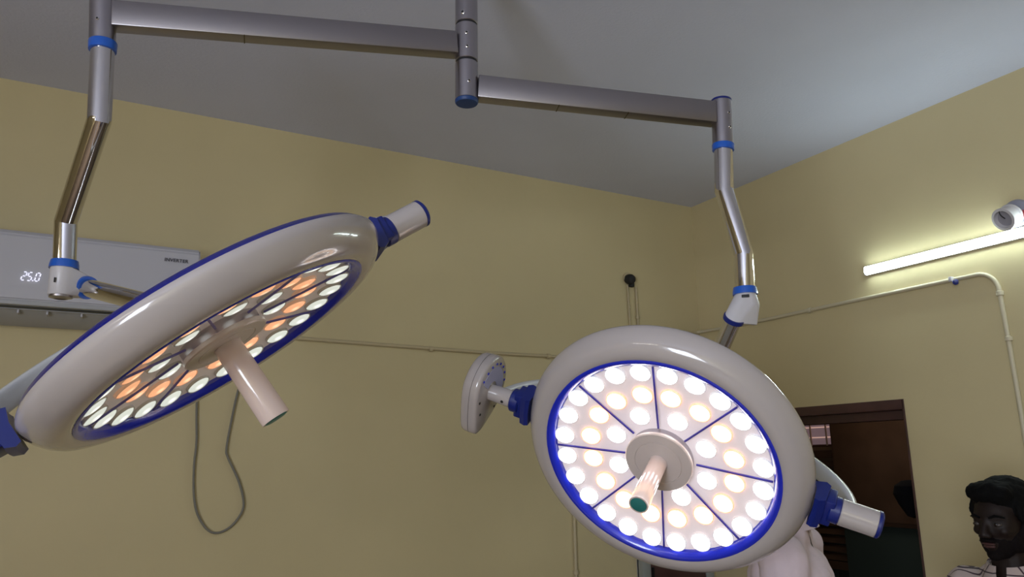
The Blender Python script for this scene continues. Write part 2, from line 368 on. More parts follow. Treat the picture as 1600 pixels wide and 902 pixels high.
# ================================================================== SWING ARMS
def arm(name_label, H, pxs, beam_z_px, beam_end_px, collar_px, sleeve_px, cap_side, bends, block_fn, screws, seams):
    """pxs: axis pixels of the drop pole from the sleeve down"""
    top = atH(*sleeve_px[0], H); bot = atH(*sleeve_px[1], H)
    t = thing('swing_arm', name_label, 'lamp arm', bends[-1], 'swing arms on the ceiling column')
    # horizontal beam, rectangular tube
    a = V((cx, cy, atH(730 if cap_side < 0 else 741, beam_z_px, HC).z)); b = atH(*beam_end_px, H)
    d = (b-a).normalized(); a2 = a+d*(RC-.001); b2 = b-d*.022
    up = (V((0, 0, 1))-d*d.z).normalized(); M = Matrix((d, up.cross(d), up)).transposed().to_4x4(); M.translation = (a2+b2)/2
    bm = B(); box(bm, M, (b2-a2).length, .042, .066, .003); finish('beam', bm, M_beam, t)
    for s in seams:
        q = a2.lerp(b2, s); Mx = M.copy(); Mx.translation = q; bm = B(); box(bm, Mx @ Matrix.Translation((0, 0, -.0328)), .0025, .0426, .0014); finish('seam', bm, mat('seam_dark', (.14, .12, .08), .5, 1) if 'seam_dark' not in bpy.data.materials else bpy.data.materials['seam_dark'], t)
    axd = (bot-top).normalized()
    bm = B(); disc_cyl(bm, top, bot, .029, seg=40); sl = finish('end_sleeve', bm, M_steel, t)
    bm = B(); disc_cyl(bm, top-axd*.006, top+axd*.001, .0293, seg=40, bev=.002); finish('end_cap', bm, M_navyd, t)
    c0 = atH(*collar_px[0], H); c1 = atH(*collar_px[1], H)
    bm = B(); lathe(bm, frame(c0, c1-c0), [(.025, 0), (.0305, 0), (.0315, .002), (.0305, (c1-c0).length-.001), (.025, (c1-c0).length)], 40, close=True); finish('blue_collar', bm, M_blue, t)
    path = [c0+(c0-c1).normalized()*.005]+bends
    p2 = [path[0]]
    for i in range(1, len(path)-1):
        da, db = (path[i-1]-path[i]).normalized(), (path[i+1]-path[i]).normalized()
        p2 += [path[i]+da*.004, path[i], path[i]+db*.004]
    path = p2+[path[-1]]
    bm = B(); tube(bm, path, .0262, 64); finish('drop_tube', bm, M_chrome, t, ang=40)
    for px, py in screws: screw(px, py, H, (top+bot)/2, .029, t, .0042)
    block_fn(t, bends[-1]); return t

# ---- lamp head geometry, in real space (fitted from the 48 lens positions)
R_C = ORG+V((1.21227021, 1.46254547, -.00494151)); R_n = V((-.72179476, -.39106186, -.57103673)).normalized()
R_u = V((-.38572251, -.45776203, .80104436)); R_v = R_n.cross(R_u).normalized()
an = math.radians(-102); R_p = (R_u*math.cos(an)+R_v*math.sin(an)).normalized()
L_C = ORG+V((.21685, 1.47011, .22321)); L_n = V((.54368141, -.17449718, -.82095143)).normalized()
L_p = V((.8326294, -.01086209, .55372403)); L_p = (L_p-L_n*L_p.dot(L_n)).normalized()
RY = .43
def yoke_b(n, p, a):
    w_ = p.cross(n); w_ = w_ if w_.z > 0 else -w_
    return (-n)*math.cos(a)+w_*math.sin(a)
R_b = yoke_b(R_n, R_p, math.radians(-20)); L_b = yoke_b(L_n, L_p, math.radians(-64))
R_apex = R_C-R_n*.04+R_b*RY; L_apex = L_C-L_n*.04+L_b*RY

def make_block(ring_center, target, left):
    def f(t, post):
        ctr = V(ring_center); dirv = (V(target)-ctr).normalized()
        down = V((0, 0, -1))
        # blue collar at the bottom of the drop tube
        bm = B(); lathe(bm, frame(post+V((0, 0, .010)), down), [(.024, 0), (.0305, 0), (.033, .012), (.0335, .020), (.024, .020)], 40, close=True); finish('blue_collar', bm, M_blue, t)
        top = post+down*.010
        if left:
            pts = circ(top, (0, 0, 1), .0295)+circ(top+down*.068, (0, 0, 1), .027)+circ(top+down*.066, (0, 0, 1), .029)+circ(ctr-dirv*.008, dirv, .0275)
        else:
            pts = circ(top, (0, 0, 1), .0290)+circ(top+down*.03+V((.006, -.006, 0)), (0, 0, 1), .027)+circ(ctr-dirv*.008, dirv, .0265)+circ(top+down*.084+V((.017, -.009, 0)), (0, 0, 1), .006)
        bm = B(); hull(bm, pts)
        blk = finish('elbow_block', bm, M_whitem, t, ang=50)
        if left:
            bm = B(); lathe(bm, frame(top+down*.067, down), [(0, 0), (.026, 0), (.026, .006), (.016, .009), (.012, .006), (0, .006)], 32); finish('bottom_disc', bm, M_steel, blk)
            n = V((-ray(88, 440).x, -ray(88, 440).y, 0)).normalized(); q = atH(85, 441, HL2)
            s = n.cross(V((0, 0, 1))); ax0 = V((post.x, post.y, q.z)); off = (q-ax0).dot(s); p = ax0+s*off+n*math.sqrt(max(0, .033**2-off*off))
            bm = B(); box(bm, frame(p, n, s), .004, .012, .003, .001); finish('slot', bm, M_black, blk)
        else:
            n = V((-ray(1160, 463).x, -ray(1160, 463).y, 0)).normalized(); q = top+down*.010+n*.0318
            bm = B(); box(bm, frame(q, n, n.cross(V((0, 0, 1)))), .020, .008, .004, .001); finish('slot', bm, M_black, blk)
        bm = B(); lathe(bm, frame(ctr-dirv*.010, dirv), [(.018, 0), (.0285, 0), (.0295, .004), (.0285, .012), (.018, .012)], 40, close=True); finish('blue_ring', bm, M_blue if left else M_navyd, t)
        bm = B(); disc_cyl(bm, ctr-dirv*.004, V(target)-dirv*.0035, .0226, seg=40); finish('side_tube', bm, M_chrome, t)
    return f
P = lambda px, py, h: atH(px, py, h)
L_ring = P(137, 450, HL2); R_ring = P(1146, 500, HR-.02)
L_sd = (L_ring-L_apex).normalized(); R_sd = (R_ring-R_apex).normalized()
arm('left polished swing arm dropping in front of the air conditioner to the tilted lamp head', HL, None, 72, (160, 24), ((161, 66), (160, 80)), ((161, -12), (160, 68)), -1,
    [P(155, 189, HL), P(103, 346, HL2), P(100.5, 414, HL2)], make_block(L_ring, L_apex+L_sd*.030, True), [(151, 37)], (.65,))
arm('right polished swing arm dropping to the round lamp head that faces the camera', HR, None, 137, (1127, 180), ((1130, 226), (1130, 236)), ((1127, 159), (1129.5, 228)), 1,
    [P(1131.5, 298, HR), P(1162, 398, HR), P(1164, 455, HR)], make_block(R_ring, R_apex+R_sd*.030, False), [(1139, 180), (1141, 202)], (.33, .62))

# ================================================================== LAMP HEADS
def lamp_head(label, C, n, p, th0, b, bright, hlen, sdir, hr=1.0):
    """C centre of the lens plane, n outwards, p pivot axis; th0 turns the divider pattern from p"""
    root = thing('surgical_lamp_head', label, 'surgical lamp', C-n*.12, 'surgical lamp heads')
    M = frame(C, n, p); q = n.cross(p)
    # housing shell
    bm = B()
    prof = [(.276, .002), (.279, .020), (.284, .0225), (.292, .0245), (.302, .0240), (.315, .0200), (.327, .0105), (.337, -.003), (.3430, -.014), (.3450, -.023), (.3440, -.0300), (.3405, -.0345)]
    lathe(bm, M, prof, 96)
    finish('front_shell', bm, M_white, root, ang=60)
    bm = B(); lathe(bm, M, [(.336, -.032), (.3405, -.0340), (.3400, -.0352), (.3310, -.0450), (.3295, -.0458), (.322, -.0450)], 96); finish('rim_band', bm, M_rim, root)
    bm = B(); lathe(bm, M, [(.3290, -.0445), (.3240, -.0462), (.300, -.0480), (.26, -.053), (.20, -.068), (.12, -.076), (0, -.078)], 96); finish('back_shell', bm, M_whitem, root, ang=60)
    # bezel
    bm = B(); lathe(bm, M, [(.2600, .002), (.2610, .008), (.2650, .0135), (.2695, .0185), (.2740, .0225), (.2785, .0240), (.2820, .0225), (.2820, .015), (.2780, .000)], 96, close=True); finish('blue_bezel', bm, M_navy, root, ang=60)
    # panel behind the lenses
    bm = B(); lathe(bm, M, [(0, -.0185), (.117, -.0170), (.1755, -.0100), (.24, .0005), (.262, .0050)], 96); finish('lens_panel', bm, M_panelglow[bright], root)
    # clear cover
    bm = B(); lathe(bm, M, [(.074, .0000), (.16, .0070), (.2625, .0150)], 96); finish('clear_cover', bm, M_glass, root)
    # dividers
    for k in range(8):
        a = th0+k*math.pi/4; d = p*math.cos(a)+q*math.sin(a)
        dd_ = (d*.172+n*.0135).normalized(); Md = frame(C+d*.1725+n*.0010, n-dd_*n.dot(dd_), dd_); bm = B(); box(bm, Md, .174, .0046, .004, .001)
        finish('divider', bm, M_div, root)
    # lenses
    lm = {}
    def lens_mesh(warm):
        bm = B(); lathe(bm, Matrix(), [(0, .0055), (.009, .0052), (.0155, .0042), (.0205, .0022), (.0225, 0), (.0220, -.004), (0, -.004)], 32)
        bmesh.ops.recalc_face_normals(bm, faces=bm.faces)
        me = bpy.data.meshes.new('lens'); bm.to_mesh(me); bm.free(); me.materials.append((M_lensO if warm else M_lensW)[bright])
        for f in me.polygons: f.use_smooth = True
        return me
    def cup_mesh(warm):
        bm = B(); lathe(bm, Matrix(), [(.0227, -.005), (.0227, .0010), (.0236, .0022), (.0252, .0014), (.0258, -.005)], 32, close=True)
        bmesh.ops.recalc_face_normals(bm, faces=bm.faces)
        me = bpy.data.meshes.new('lens_cup'); bm.to_mesh(me); bm.free(); me.materials.append(M_cupglow_warm[bright] if warm else (M_cupglow if bright else M_cup))
        for f in me.polygons: f.use_smooth = True
        return me
    lw, lo, lc, lcw = lens_mesh(0), lens_mesh(1), cup_mesh(0), cup_mesh(1)
    spots = []
    for s in range(8):
        c = th0+math.radians(22.5)+s*math.pi/4
        for k in (-1, 0, 1): spots.append((.240, c+math.radians(15.1*k), 0, 0, .19))
        for k in (-.5, .5): spots.append((.1755, c+math.radians(23.2*k), 1, -.0101, .14))
        spots.append((.117, c, 0, -.0163, .09))
    for r, a, warm, hh, tilt in spots:
        rd = p*math.cos(a)+q*math.sin(a); pos = C+rd*r+n*(hh+.0045); ln_ = (n-rd*tilt).normalized()
        o = bpy.data.objects.new('lens', lo if warm else lw); COL.objects.link(o); o.parent = root
        o.matrix_local = frame(pos-V(root['_o']), ln_, p)
        o['label'] = 'warm orange lens' if warm else 'cool white lens'
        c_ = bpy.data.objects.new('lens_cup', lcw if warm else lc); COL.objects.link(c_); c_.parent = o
    # hub plate + handle
    bm = B(); lathe(bm, M, [(0, -.018), (.077, -.018), (.077, .002), (0, .002)], 64); finish('hub_base', bm, M_steel, root)
    bm = B(); lathe(bm, M, [(.074, .001), (.0800, .0015), (.0815, .004), (.0815, .010), (.0790, .0125), (.0575, .013), (.0565, .0115), (.0555, .013), (.030, .013), (0, .013)], 64); finish('hub_plate', bm, M_hub, root)
    h0, h1 = .012, hlen
    bm = B(); lathe(bm, M, [(r_*hr, h_) for r_, h_ in ((0, h0), (.0225, h0), (.0215, h0+.006), (.0215, h0+.03), (.0228, h1-.004), (.0222, h1), (.0190, h1), (.0185, h1-.003), (0, h1-.003))], 40); hd = finish('handle', bm, M_hubw, root)
    bm = B(); lathe(bm, M, [(r_*hr, h_) for r_, h_ in ((0, h1-.0025), (.0183, h1-.0025), (.0183, h1+.0005), (.016, h1+.0015), (0, h1+.0015))], 40); finish('teal_cap', bm, M_teal, hd)
    # pivots and clamps
    zc = -.036
    for sgn in (1, -1):
        d = p*sgn; tq = q*sgn
        Ms = frame(C, n, d)
        # saddle hugging the rim
        bm = B(); hw = .040/.36
        lathe(bm, Ms, [(.3400, -.064), (.3470, -.040), (.3465, -.004), (.356, .0), (.370, -.006), (.376, -.060), (.366, -.070)], 16, -hw, hw, close=True)
        cl = finish('rim_clamp', bm, M_navyd, root)
        bm = B(); box(bm, frame(C+d*.378+n*(zc-.002), d, n), .052, .068, .026, .004); finish('clamp_foot', bm, M_navyd, cl)
        bm = B(); disc_cyl(bm, C+d*.380+n*zc, C+d*.405+n*zc, .0305, seg=40, bev=.003); finish('pivot_collar', bm, M_navyd, cl)
        if sgn == 1:
            bm = B(); disc_cyl(bm, C+d*.404+n*zc, C+d*.482+n*zc, .0300, seg=40, bev=.002); pv = finish('pivot_housing', bm, M_white, root)
            bm = B(); lathe(bm, frame(C+d*.481+n*zc, d), [(0, 0), (.0304, 0), (.0304, .006), (.026, .010), (0, .010)], 40); finish('end_cap', bm, M_navyd, pv)
        else:
            bm = B(); disc_cyl(bm, C+d*.404+n*zc, C+d*.470+n*zc, .0230, .0215, seg=40, bev=.002); pv = finish('pivot_housing', bm, M_white, root)
            bm = B(); disc_cyl(bm, C+d*.425+n*(zc+.021), C+d*.425+n*(zc+.0245), .004, seg=16); finish('screw', bm, M_black, pv)
            # round control box
            cc = C+d*.468+n*zc; down = V((0, 0, -1)); down = (down-d*down.dot(d)).normalized()
            Mc = frame(cc, d, down)
            def blob(h, k=1.0):   # round with a lobe pointing down
                out = []
                for i in range(48):
                    a = 2*math.pi*i/48; r = .090*k
                    x, y = r*math.cos(a), r*math.sin(a)
                    if math.cos(a) > 0: x += .035*(math.cos(a)**3)*k; y *= 1-.35*(math.cos(a)**2)
                    out.append(Mc @ V((x-.008, y, h)))
                return out
            bm = B(); R_ = [[bm.verts.new(c) for c in blob(h, k)] for h, k in ((0, .93), (.004, .985), (.010, 1), (.036, 1), (.044, .97), (.049, .90), (.051, .75))]
            for A, B2 in zip(R_, R_[1:]):
                for i in range(48): bm.faces.new((A[i], A[(i+1) % 48], B2[(i+1) % 48], B2[i]))
            bm.faces.new(R_[0]); bm.faces.new(R_[-1])
            cbx = finish('control_box', bm, M_white, root, ang=50)
            bm = B(); R_ = [[bm.verts.new(c) for c in blob(h, k)] for h, k in ((.0225, 1.003), (.0235, 1.003))]
            for i in range(48): bm.faces.new((R_[0][i], R_[0][(i+1) % 48], R_[1][(i+1) % 48], R_[1][i]))
            finish('box_seam', bm, M_dark, cbx)
            bm = B(); lathe(bm, Mc, [(.030, -.0005), (.070, -.0005), (.070, -.0016), (.030, -.0016)], 40, math.radians(100), math.radians(260), close=True); finish('keypad', bm, mat('keypad_lilac', (.42, .42, .66), .4) if 'keypad_lilac' not in bpy.data.materials else bpy.data.materials['keypad_lilac'], cbx)
            for k in range(9):
                a = math.radians(105+k*19); c = Mc @ V((.078*math.cos(a), .078*math.sin(a), -.001)); bm = B(); disc_cyl(bm, c, c-d*.002, .0035, seg=12, bev=.0003); finish('indicator', bm, M_navy, cbx)
            for a in (60, -60, 25):
                a = math.radians(a); c = Mc @ V((.070*math.cos(a), .064*math.sin(a), -.0005)); bm = B(); disc_cyl(bm, c, c-d*.0015, .0035, seg=12, bev=.0003); finish('screw', bm, M_black, cbx)
    bl = bpy.data.lights.new('lamp_beam', 'SPOT'); bl.energy = BEAM_R if bright else BEAM_L; bl.spot_size = math.radians(75); bl.spot_blend = .8; bl.shadow_soft_size = 0; bl.color = (1, .93, .88)
    bo = bpy.data.objects.new('lamp_beam', bl); COL.objects.link(bo); bo.location = C+n*(hlen+.01); bo.rotation_euler = n.to_track_quat('-Z', 'Y').to_euler()
    # yoke
    C1 = C+n*zc; nn = p.cross(b).normalized(); pts = []
    for k in range(41):
        t = math.radians(-86+172*k/40); pts.append(C1+(b*math.cos(t)+p*math.sin(t))*(RY+.0))
    pts = [C1-p*RY+b*.006]+pts+[C1+p*RY+b*.006]
    bm = B(); tube(bm, pts, .02, 20, flat=(nn, .0215, .0105)); yk = finish('yoke', bm, M_yoke, root, ang=60)
    bm = B(); disc_cyl(bm, C1+b*RY-sdir*.004, C1+b*RY+sdir*.030, .0255, seg=32, bev=.004); finish('yoke_socket', bm, M_whitem, yk)
    return root
M_hubw = mat('handle_sleeve', (.66, .54, .50), .15, coat=.5)
M_yoke = mat('yoke_paint', (.58, .60, .62), .25, coat=.4)
# divider angle measured from the pivot axis
lamp_head('round white surgical lamp head facing the camera with brightly lit lenses', R_C, R_n, R_p, math.radians(102), R_b, 1, .167, R_sd)
lamp_head('round white surgical lamp head on the left, tilted nearly edge-on, lenses dim at this angle', L_C, L_n, L_p, math.radians(102), L_b, 0, .174, L_sd, 1.2)

# ================================================================== AIR CONDITIONER
ay0, ay1 = 3.150, YB
tl = atY(0, 355, ay0).z; bl = atY(90, 473, ay0).z; ax0, ax1 = -.74, .358
zb = atY(70, 510, YB-.02).z
ac = thing('air_conditioner', 'white split air conditioner mounted on the back wall, showing 25.0', 'air conditioner', ((ax0+ax1)/2, YB, zb))
bm = B()
prof = [(ay0, bl), (ay0-.002, bl+.05), (ay0, tl-.02), (ay0+.018, tl), (ay1, tl+.004), (ay1, zb+.02), (ay1-.05, zb+.02), (ay1-.05, bl+.0), (ay0+.02, bl)]
A = [bm.verts.new((ax0, y, z)) for y, z in prof]; B_ = [bm.verts.new((ax1, y, z)) for y, z in prof]
for i in range(len(prof)): bm.faces.new((A[i], A[(i+1) % len(prof)], B_[(i+1) % len(prof)], B_[i]))
bm.faces.new(A); bm.faces.new(B_)
bmesh.ops.bevel(bm, geom=[e for e in bm.edges if e.is_valid], offset=.006, segments=3, affect='EDGES')
body = finish('body', bm, M_ac, ac, ang=30)
bm = B(); boxw(bm, (ax0+.02, ay0+.004, bl-.016), (ax1-.02, ay0+.05, bl+.002), .003); finish('front_lip', bm, M_acv, ac)
bm = B(); boxw(bm, (ax0+.04, ay0+.03, bl-.02), (ax1-.04, ay1-.04, bl+.004), .002); finish('outlet_slot', bm, M_acd, ac)
bm = B(); box(bm, Matrix.Translation(((ax0+ax1)/2, ay0+.062, bl-.022)) @ Matrix.Rotation(-.15, 4, 'X'), ax1-ax0-.09, .010, .004, .001); finish('vane_strip', bm, M_acv, ac)
bm = B(); box(bm, Matrix.Translation(((ax0+ax1)/2, ay0+.135, bl-.036)) @ Matrix.Rotation(-.30, 4, 'X'), ax1-ax0-.03, .155, .010, .004); fl = finish('flap', bm, M_acv, ac)
for px in (28, 74, 128):
    xx = atY(px, 490, ay0+.07).x; bm = B(); boxw(bm, (xx-.003, ay0+.062, bl-.036), (xx+.003, ay0+.10, bl-.006), .001); finish('vane_hook', bm, M_ac, fl)
bm = B(); boxw(bm, (ax0+.02, ay1-.05, zb), (ax1-.02, ay1, zb+.03), .006); finish('bottom_edge', bm, M_ac, ac)
def digits():
    segs = {'2': 'abged', '5': 'afgcd', '0': 'abcdef'}
    a0 = atY(33, 431, ay0-.006); a1 = atY(62, 433, ay0-.006); H_ = .030; W_ = .0120; th = .005; bm = B()
    base = a0+V((.0, 0, -.015)); slant = .18
    def seg(x, s):
        L = {'a': ((0, 1), (1, 1)), 'g': ((0, .5), (1, .5)), 'd': ((0, 0), (1, 0)), 'f': ((0, .5), (0, 1)), 'e': ((0, 0), (0, .5)), 'b': ((1, .5), (1, 1)), 'c': ((1, 0), (1, .5))}[s]
        p0, p1 = [V((x+u*W_+v*H_*slant, 0, v*H_)) for u, v in L]
        dv = (p1-p0).normalized(); p0 += dv*.0022; p1 -= dv*.0022
        box(bm, frame(base+(p0+p1)/2, (0, -1, 0), dv), (p1-p0).length, .0036, .0012, .0003)
    for i, ch in enumerate('250'):
        for s in segs[ch]: seg(.0+i*.0180+(.0055 if i == 2 else 0), s)
    box(bm, frame(base+V((.0365, 0, .001)), (0, -1, 0), (1, 0, 0)), .004, .004, .0012)
    finish('digital_display', bm, M_digit, body)
digits()
cu = bpy.data.curves.new('t', 'FONT'); cu.body = 'INVERTER'; cu.size = .021; cu.extrude = .0004; cu.space_character = 1.05; cu.offset = .0004
to = bpy.data.objects.new('t', cu); COL.objects.link(to); bpy.context.view_layer.update()
me = bpy.data.meshes.new_from_object(to.evaluated_get(bpy.context.evaluated_depsgraph_get())); bpy.data.objects.remove(to)
pa = atY(257, 405, ay0-.003); pb = atY(294, 409, ay0-.003)
xs = [v.co.x for v in me.vertices]; sc = (pb.x-pa.x)/(max(xs)-min(xs))
bm = B(); bm.from_mesh(me); bmesh.ops.transform(bm, matrix=Matrix.Translation(V((pa.x, ay0-.0032, pa.z-.007))) @ Matrix.Rotation(math.pi/2, 4, 'X') @ Matrix.Scale(sc, 4), verts=bm.verts)
finish('inverter_lettering', bm, M_text, body, smooth=False)

# ================================================================== CABLE LOOP, CONDUITS
yc = YB-.012
loop = [V((.40, yc, 2.33)), V((.405, yc, 2.15))]+[atY(*q, yc) for q in ((307, 645), (307, 690), (303, 730), (303, 775), (309, 805), (324, 828), (341, 833), (362, 822), (378, 800), (380, 780), (372, 750), (356, 715), (354, 700), (362, 655), (372, 610))]+[V((.585, yc, 2.12)), V((.60, yc, 2.27))]
bm = B(); tube(bm, smoothpath(loop, 6), .0045, 10); cb_ = tag(finish('power_cable', bm, M_cable), 'slack grey cable looping down the back wall below the tilted lamp head', 'cable')
def conduit(name, label, pts, r, m, clips, cat='conduit'):
    t = thing(name, label, cat, pts[0], 'conduits on the walls')
    bm = B(); tube(bm, pts, r, 12); finish('pipe', bm, m, t)
    for c, d in clips:
        bm = B(); disc_cyl(bm, V(c)-V(d)*.009, V(c)+V(d)*.009, r*1.55, seg=16); finish('clip', bm, m, t)
    return t
g = 'wall conduits'
cr = .0085; yw = YB-cr; z1 = CAMZ+.535
conduit('wall_conduit', 'thin horizontal conduit along the back wall between the two lamp heads', [V((.62, yw, CAMZ+.541)), V((1.713, yw, CAMZ+.524)), V((2.634, yw, CAMZ+.526))], cr, M_cond,
        [((atY(673, 546, yw).x, yw, CAMZ+.525), (1, 0, 0)), ((atY(857, 557, yw).x, yw, CAMZ+.5245), (1, 0, 0))])
conduit('wall_conduit', 'left of the two thin conduits rising to the black wall fitting', [V((2.642, yw, CAMZ+.535)), V((2.642, yw, CAMZ+.74)), V((2.637, yw, CAMZ+.955))], .006, M_cond, [((2.642, yw, CAMZ+.83), (0, 0, 1))])
zR = CAMZ+.712; xw = XR-cr
bend = [V((xw, 1.74+.075*math.cos(a)-.075+.0, zR-.075+.075*math.sin(a))) for a in ()]
arc = [V((xw, 1.745-.08*math.sin(a), zR-.08+.08*math.cos(a))) for a in [math.radians(k*9) for k in range(11)]]
conduit('wall_conduit', 'pale conduit along the right wall under the tube light, bending down at its end', 
        [V((XR-.03, YB-cr, zR+.006)), V((xw, YB-.05, zR+.008)), V((xw, 3.01, zR)), V((xw, 2.3, zR+.001))]+arc+[V((xw, 1.660, CAMZ+.45)), V((xw, 1.656, CAMZ+.2)), V((xw, 1.65, .6))], cr*1.05, M_condw,
        [((xw, atX(1265, 486, xw).y, zR), (0, 1, 0)), ((xw, 1.664, CAMZ+.618), (0, 0, 1)), ((xw, 1.658, CAMZ+.435), (0, 0, 1))])
conduit('wall_conduit', 'right of the two thin conduits rising to the black wall fitting', [V((xw-.012, YB-cr, zR+.004)), V((2.72, yw, zR)), V((2.698, yw, zR+.02)), V((2.697, yw, CAMZ+.95))], .007, M_cond, [((2.697, yw, CAMZ+.775), (0, 0, 1))])
conduit('wall_conduit', 'short upright conduit on the back wall below the bright lamp head', [V((2.228, yw, CAMZ+.515)), V((2.228, yw, CAMZ-.3)), V((2.229, yw, .4))], cr*1.1, M_cond, [((2.228, yw, 1.2), (0, 0, 1))])
# small dark sensor clipped to right wall conduit
pk = atX(1488, 437, XR-.02)
kb = thing('cable_clamp', 'small white clamp with dark blue knob on the right wall conduit', 'clamp', pk)
bm = B(); box(bm, Matrix.Translation(pk+V((.0, .004, .002))), .024, .016, .022, .004); finish('clamp_body', bm, M_whitem, kb)
pk2 = atX(1493, 441, XR-.035); bm = B(); lathe(bm, frame(pk2, (-1, -.5, -.4)), [(0, -.012), (.010, -.010), (.012, 0), (.010, .010), (0, .013)], 20); finish('knob', bm, M_navyd, kb)
# black fitting on back wall
pf = atY(985, 436, YB-.03)
bf = thing('black_wall_fitting', 'small black round fitting on the back wall at the top of two thin conduits', 'cable fitting', V((pf.x, YB, pf.z)))
bm = B(); disc_cyl(bm, V((pf.x, YB-.012, pf.z+.012)), V((pf.x, YB, pf.z+.012)), .030, seg=24); finish('back_plate', bm, M_cond, bf)
bm = B(); lathe(bm, frame(V((pf.x, YB-.006, pf.z+.004)), (0, -1, -.25)), [(0, 0), (.026, 0), (.029, .012), (.029, .03), (.022, .045), (.008, .05), (0, .05)], 28); finish('dome', bm, M_black, bf)
bm = B(); box(bm, Matrix.Translation((pf.x+.014, YB-.02, pf.z-.030)), .030, .026, .030, .008); finish('neck', bm, M_black, bf)

# ================================================================== TUBE LIGHTS
def tube_light(label, x, y0, y1, z, side, m):
    t = thing('tube_light', label, 'tube light', (x, (y0+y1)/2, z-.02), 'tube lights')
    bm = B(); boxw(bm, (x, y0, z-.021), (x-side*.020, y1, z+.021), .002); finish('base_strip', bm, M_whitem, t)
    bm = B(); n_ = 20; R_ = [[bm.verts.new((x-side*(.0195+.020*math.sin(math.pi*k/n_)), yy, z+.0195*math.cos(math.pi*k/n_))) for k in range(n_+1)] for yy in (y0+.006, y1-.006)]
    for k in range(n_): bm.faces.new((R_[0][k], R_[0][k+1], R_[1][k+1], R_[1][k]))
    bm.faces.new(R_[0]); bm.faces.new(R_[1]); bm.faces.new((R_[0][0], R_[0][-1], R_[1][-1], R_[1][0])); finish('diffuser', bm, m, t)
    for y in (y0-.002, y1-.006):
        bm = B(); boxw(bm, (x, y, z-.0215), (x-side*.030, y+.008, z+.0215), .002); finish('end_cap', bm, M_whitem, t)
    return t
tube_light('lit white tube light on the right wall', XR, 1.04, 2.237, CAMZ+.836, 1, M_tube)
tube_light('lit tube light on the left wall, outside the picture', XL, -.4, .8, CAMZ+1.0, -1, M_tube2)
# lamp holder above the tube
ph = atX(1578, 341, XR-.05)
lh = thing('lamp_holder', 'round grey and white lamp holder on the right wall just above the tube light', 'lamp holder', V((XR, ph.y, ph.z-.05)))
pb_ = atX(1590, 334, XR-.003)
bm = B(); lathe(bm, frame(V((XR, pb_.y, pb_.z)), (-1, 0, 0)), [(0, 0), (.056, 0), (.056, .012), (.050, .020), (.030, .022), (0, .022)], 40); finish('round_base', bm, mat('holder_grey', (.28, .28, .34), .35), lh)
dz = (V((XR-.075, ph.y+.006, ph.z-.004))-V((XR-.02, pb_.y, pb_.z))).normalized(); o0 = V((XR-.02, pb_.y, pb_.z))
bm = B(); lathe(bm, frame(o0, dz), [(0, 0), (.030, 0), (.030, .018), (.046, .022), (.046, .030), (.042, .034), (.042, .062), (.046, .066), (.046, .074), (.036, .076), (.033, .060), (0, .058)], 40); sk = finish('socket', bm, M_whitem, lh)
bm = B(); disc_cyl(bm, o0+dz*.056, o0+dz*.0605, .032, seg=32); finish('socket_face', bm, mat('socket_grey', (.30, .29, .33), .5), sk)
bm = B(); fr = frame(o0+dz*.066, dz); tube(bm, smoothpath([fr @ V((.0, .0, -.004)), fr @ V((-.012, -.006, .006)), fr @ V((-.024, -.014, .008)), fr @ V((-.036, -.020, .0))]), .002, 8); finish('wire', bm, M_black, sk)
bm = B(); box(bm, Matrix.Translation((XR-.022, pb_.y-.030, pb_.z-.012)), .006, .026, .030, .002); finish('red_mark', bm, mat('red_label', (.35, .03, .04), .5), lh)

# ================================================================== CUPBOARD under the bright lamp head
x0 = 2.612
cu_ = thing('storage_cupboard', 'grey framed brown cupboard on the back wall, mostly hidden by the bright lamp head', 'cupboard', (2.87, YB-.2, 0))
bm = B(); boxw(bm, (x0, YB-.02, 0), (3.10, YB, 1.40), .004); finish('back_panel', bm, M_acv, cu_)
bm = B()
boxw(bm, (x0, YB-.05, 0), (x0+.055, YB-.005, 1.40), .003); boxw(bm, (3.05, YB-.05, 0), (3.10, YB-.005, 1.40), .003); boxw(bm, (x0, YB-.05, 1.35), (3.10, YB-.005, 1.40), .003); boxw(bm, (x0, YB-.05, 0), (3.10, YB-.005, .08), .003)
finish('frame', bm, mat('grey_frame', (.28, .29, .27), .45), cu_)
bm = B(); boxw(bm, (x0+.058, YB-.042, .085), (3.047, YB-.022, 1.347), .004); dd = finish('door', bm, M_wood, cu_)
for z in (1.20, 1.0, .8):
    bm = B(); box(bm, Matrix.Translation((x0+.07, YB-.046, z-.03)), .012, .012, .05, .002); finish('hinge', bm, M_dark, dd)

# ================================================================== PEOPLE
_sph = {}
def ball(bm, c, r, rot=None, seg=20):
    M = Matrix.Translation(V(c)) @ (rot.to_4x4() if rot else Matrix()) @ Matrix.Diagonal((*((r, r, r) if not hasattr(r, '__len__') else r), 1))
    if seg not in _sph:
        t = bmesh.new(); bmesh.ops.create_uvsphere(t, u_segments=seg, v_segments=seg//2+2, radius=1)
        t.verts.index_update(); _sph[seg] = ([v.co.copy() for v in t.verts], [[v.index for v in f.verts] for f in t.faces]); t.free()
    vs = [bm.verts.new(M @ q) for q in _sph[seg][0]]
    for f in _sph[seg][1]: bm.faces.new([vs[i] for i in f])
def cap(bm, a, b, ra, rb, sx=1):
    a, b = V(a), V(b); n = max(2, int((b-a).length/(min(ra, rb)*.5))+1)
    for k in range(n+1):
        t = k/n; r = ra+(rb-ra)*t
        ball(bm, a.lerp(b, t), r if sx == 1 else (r*sx, r, r), seg=14)
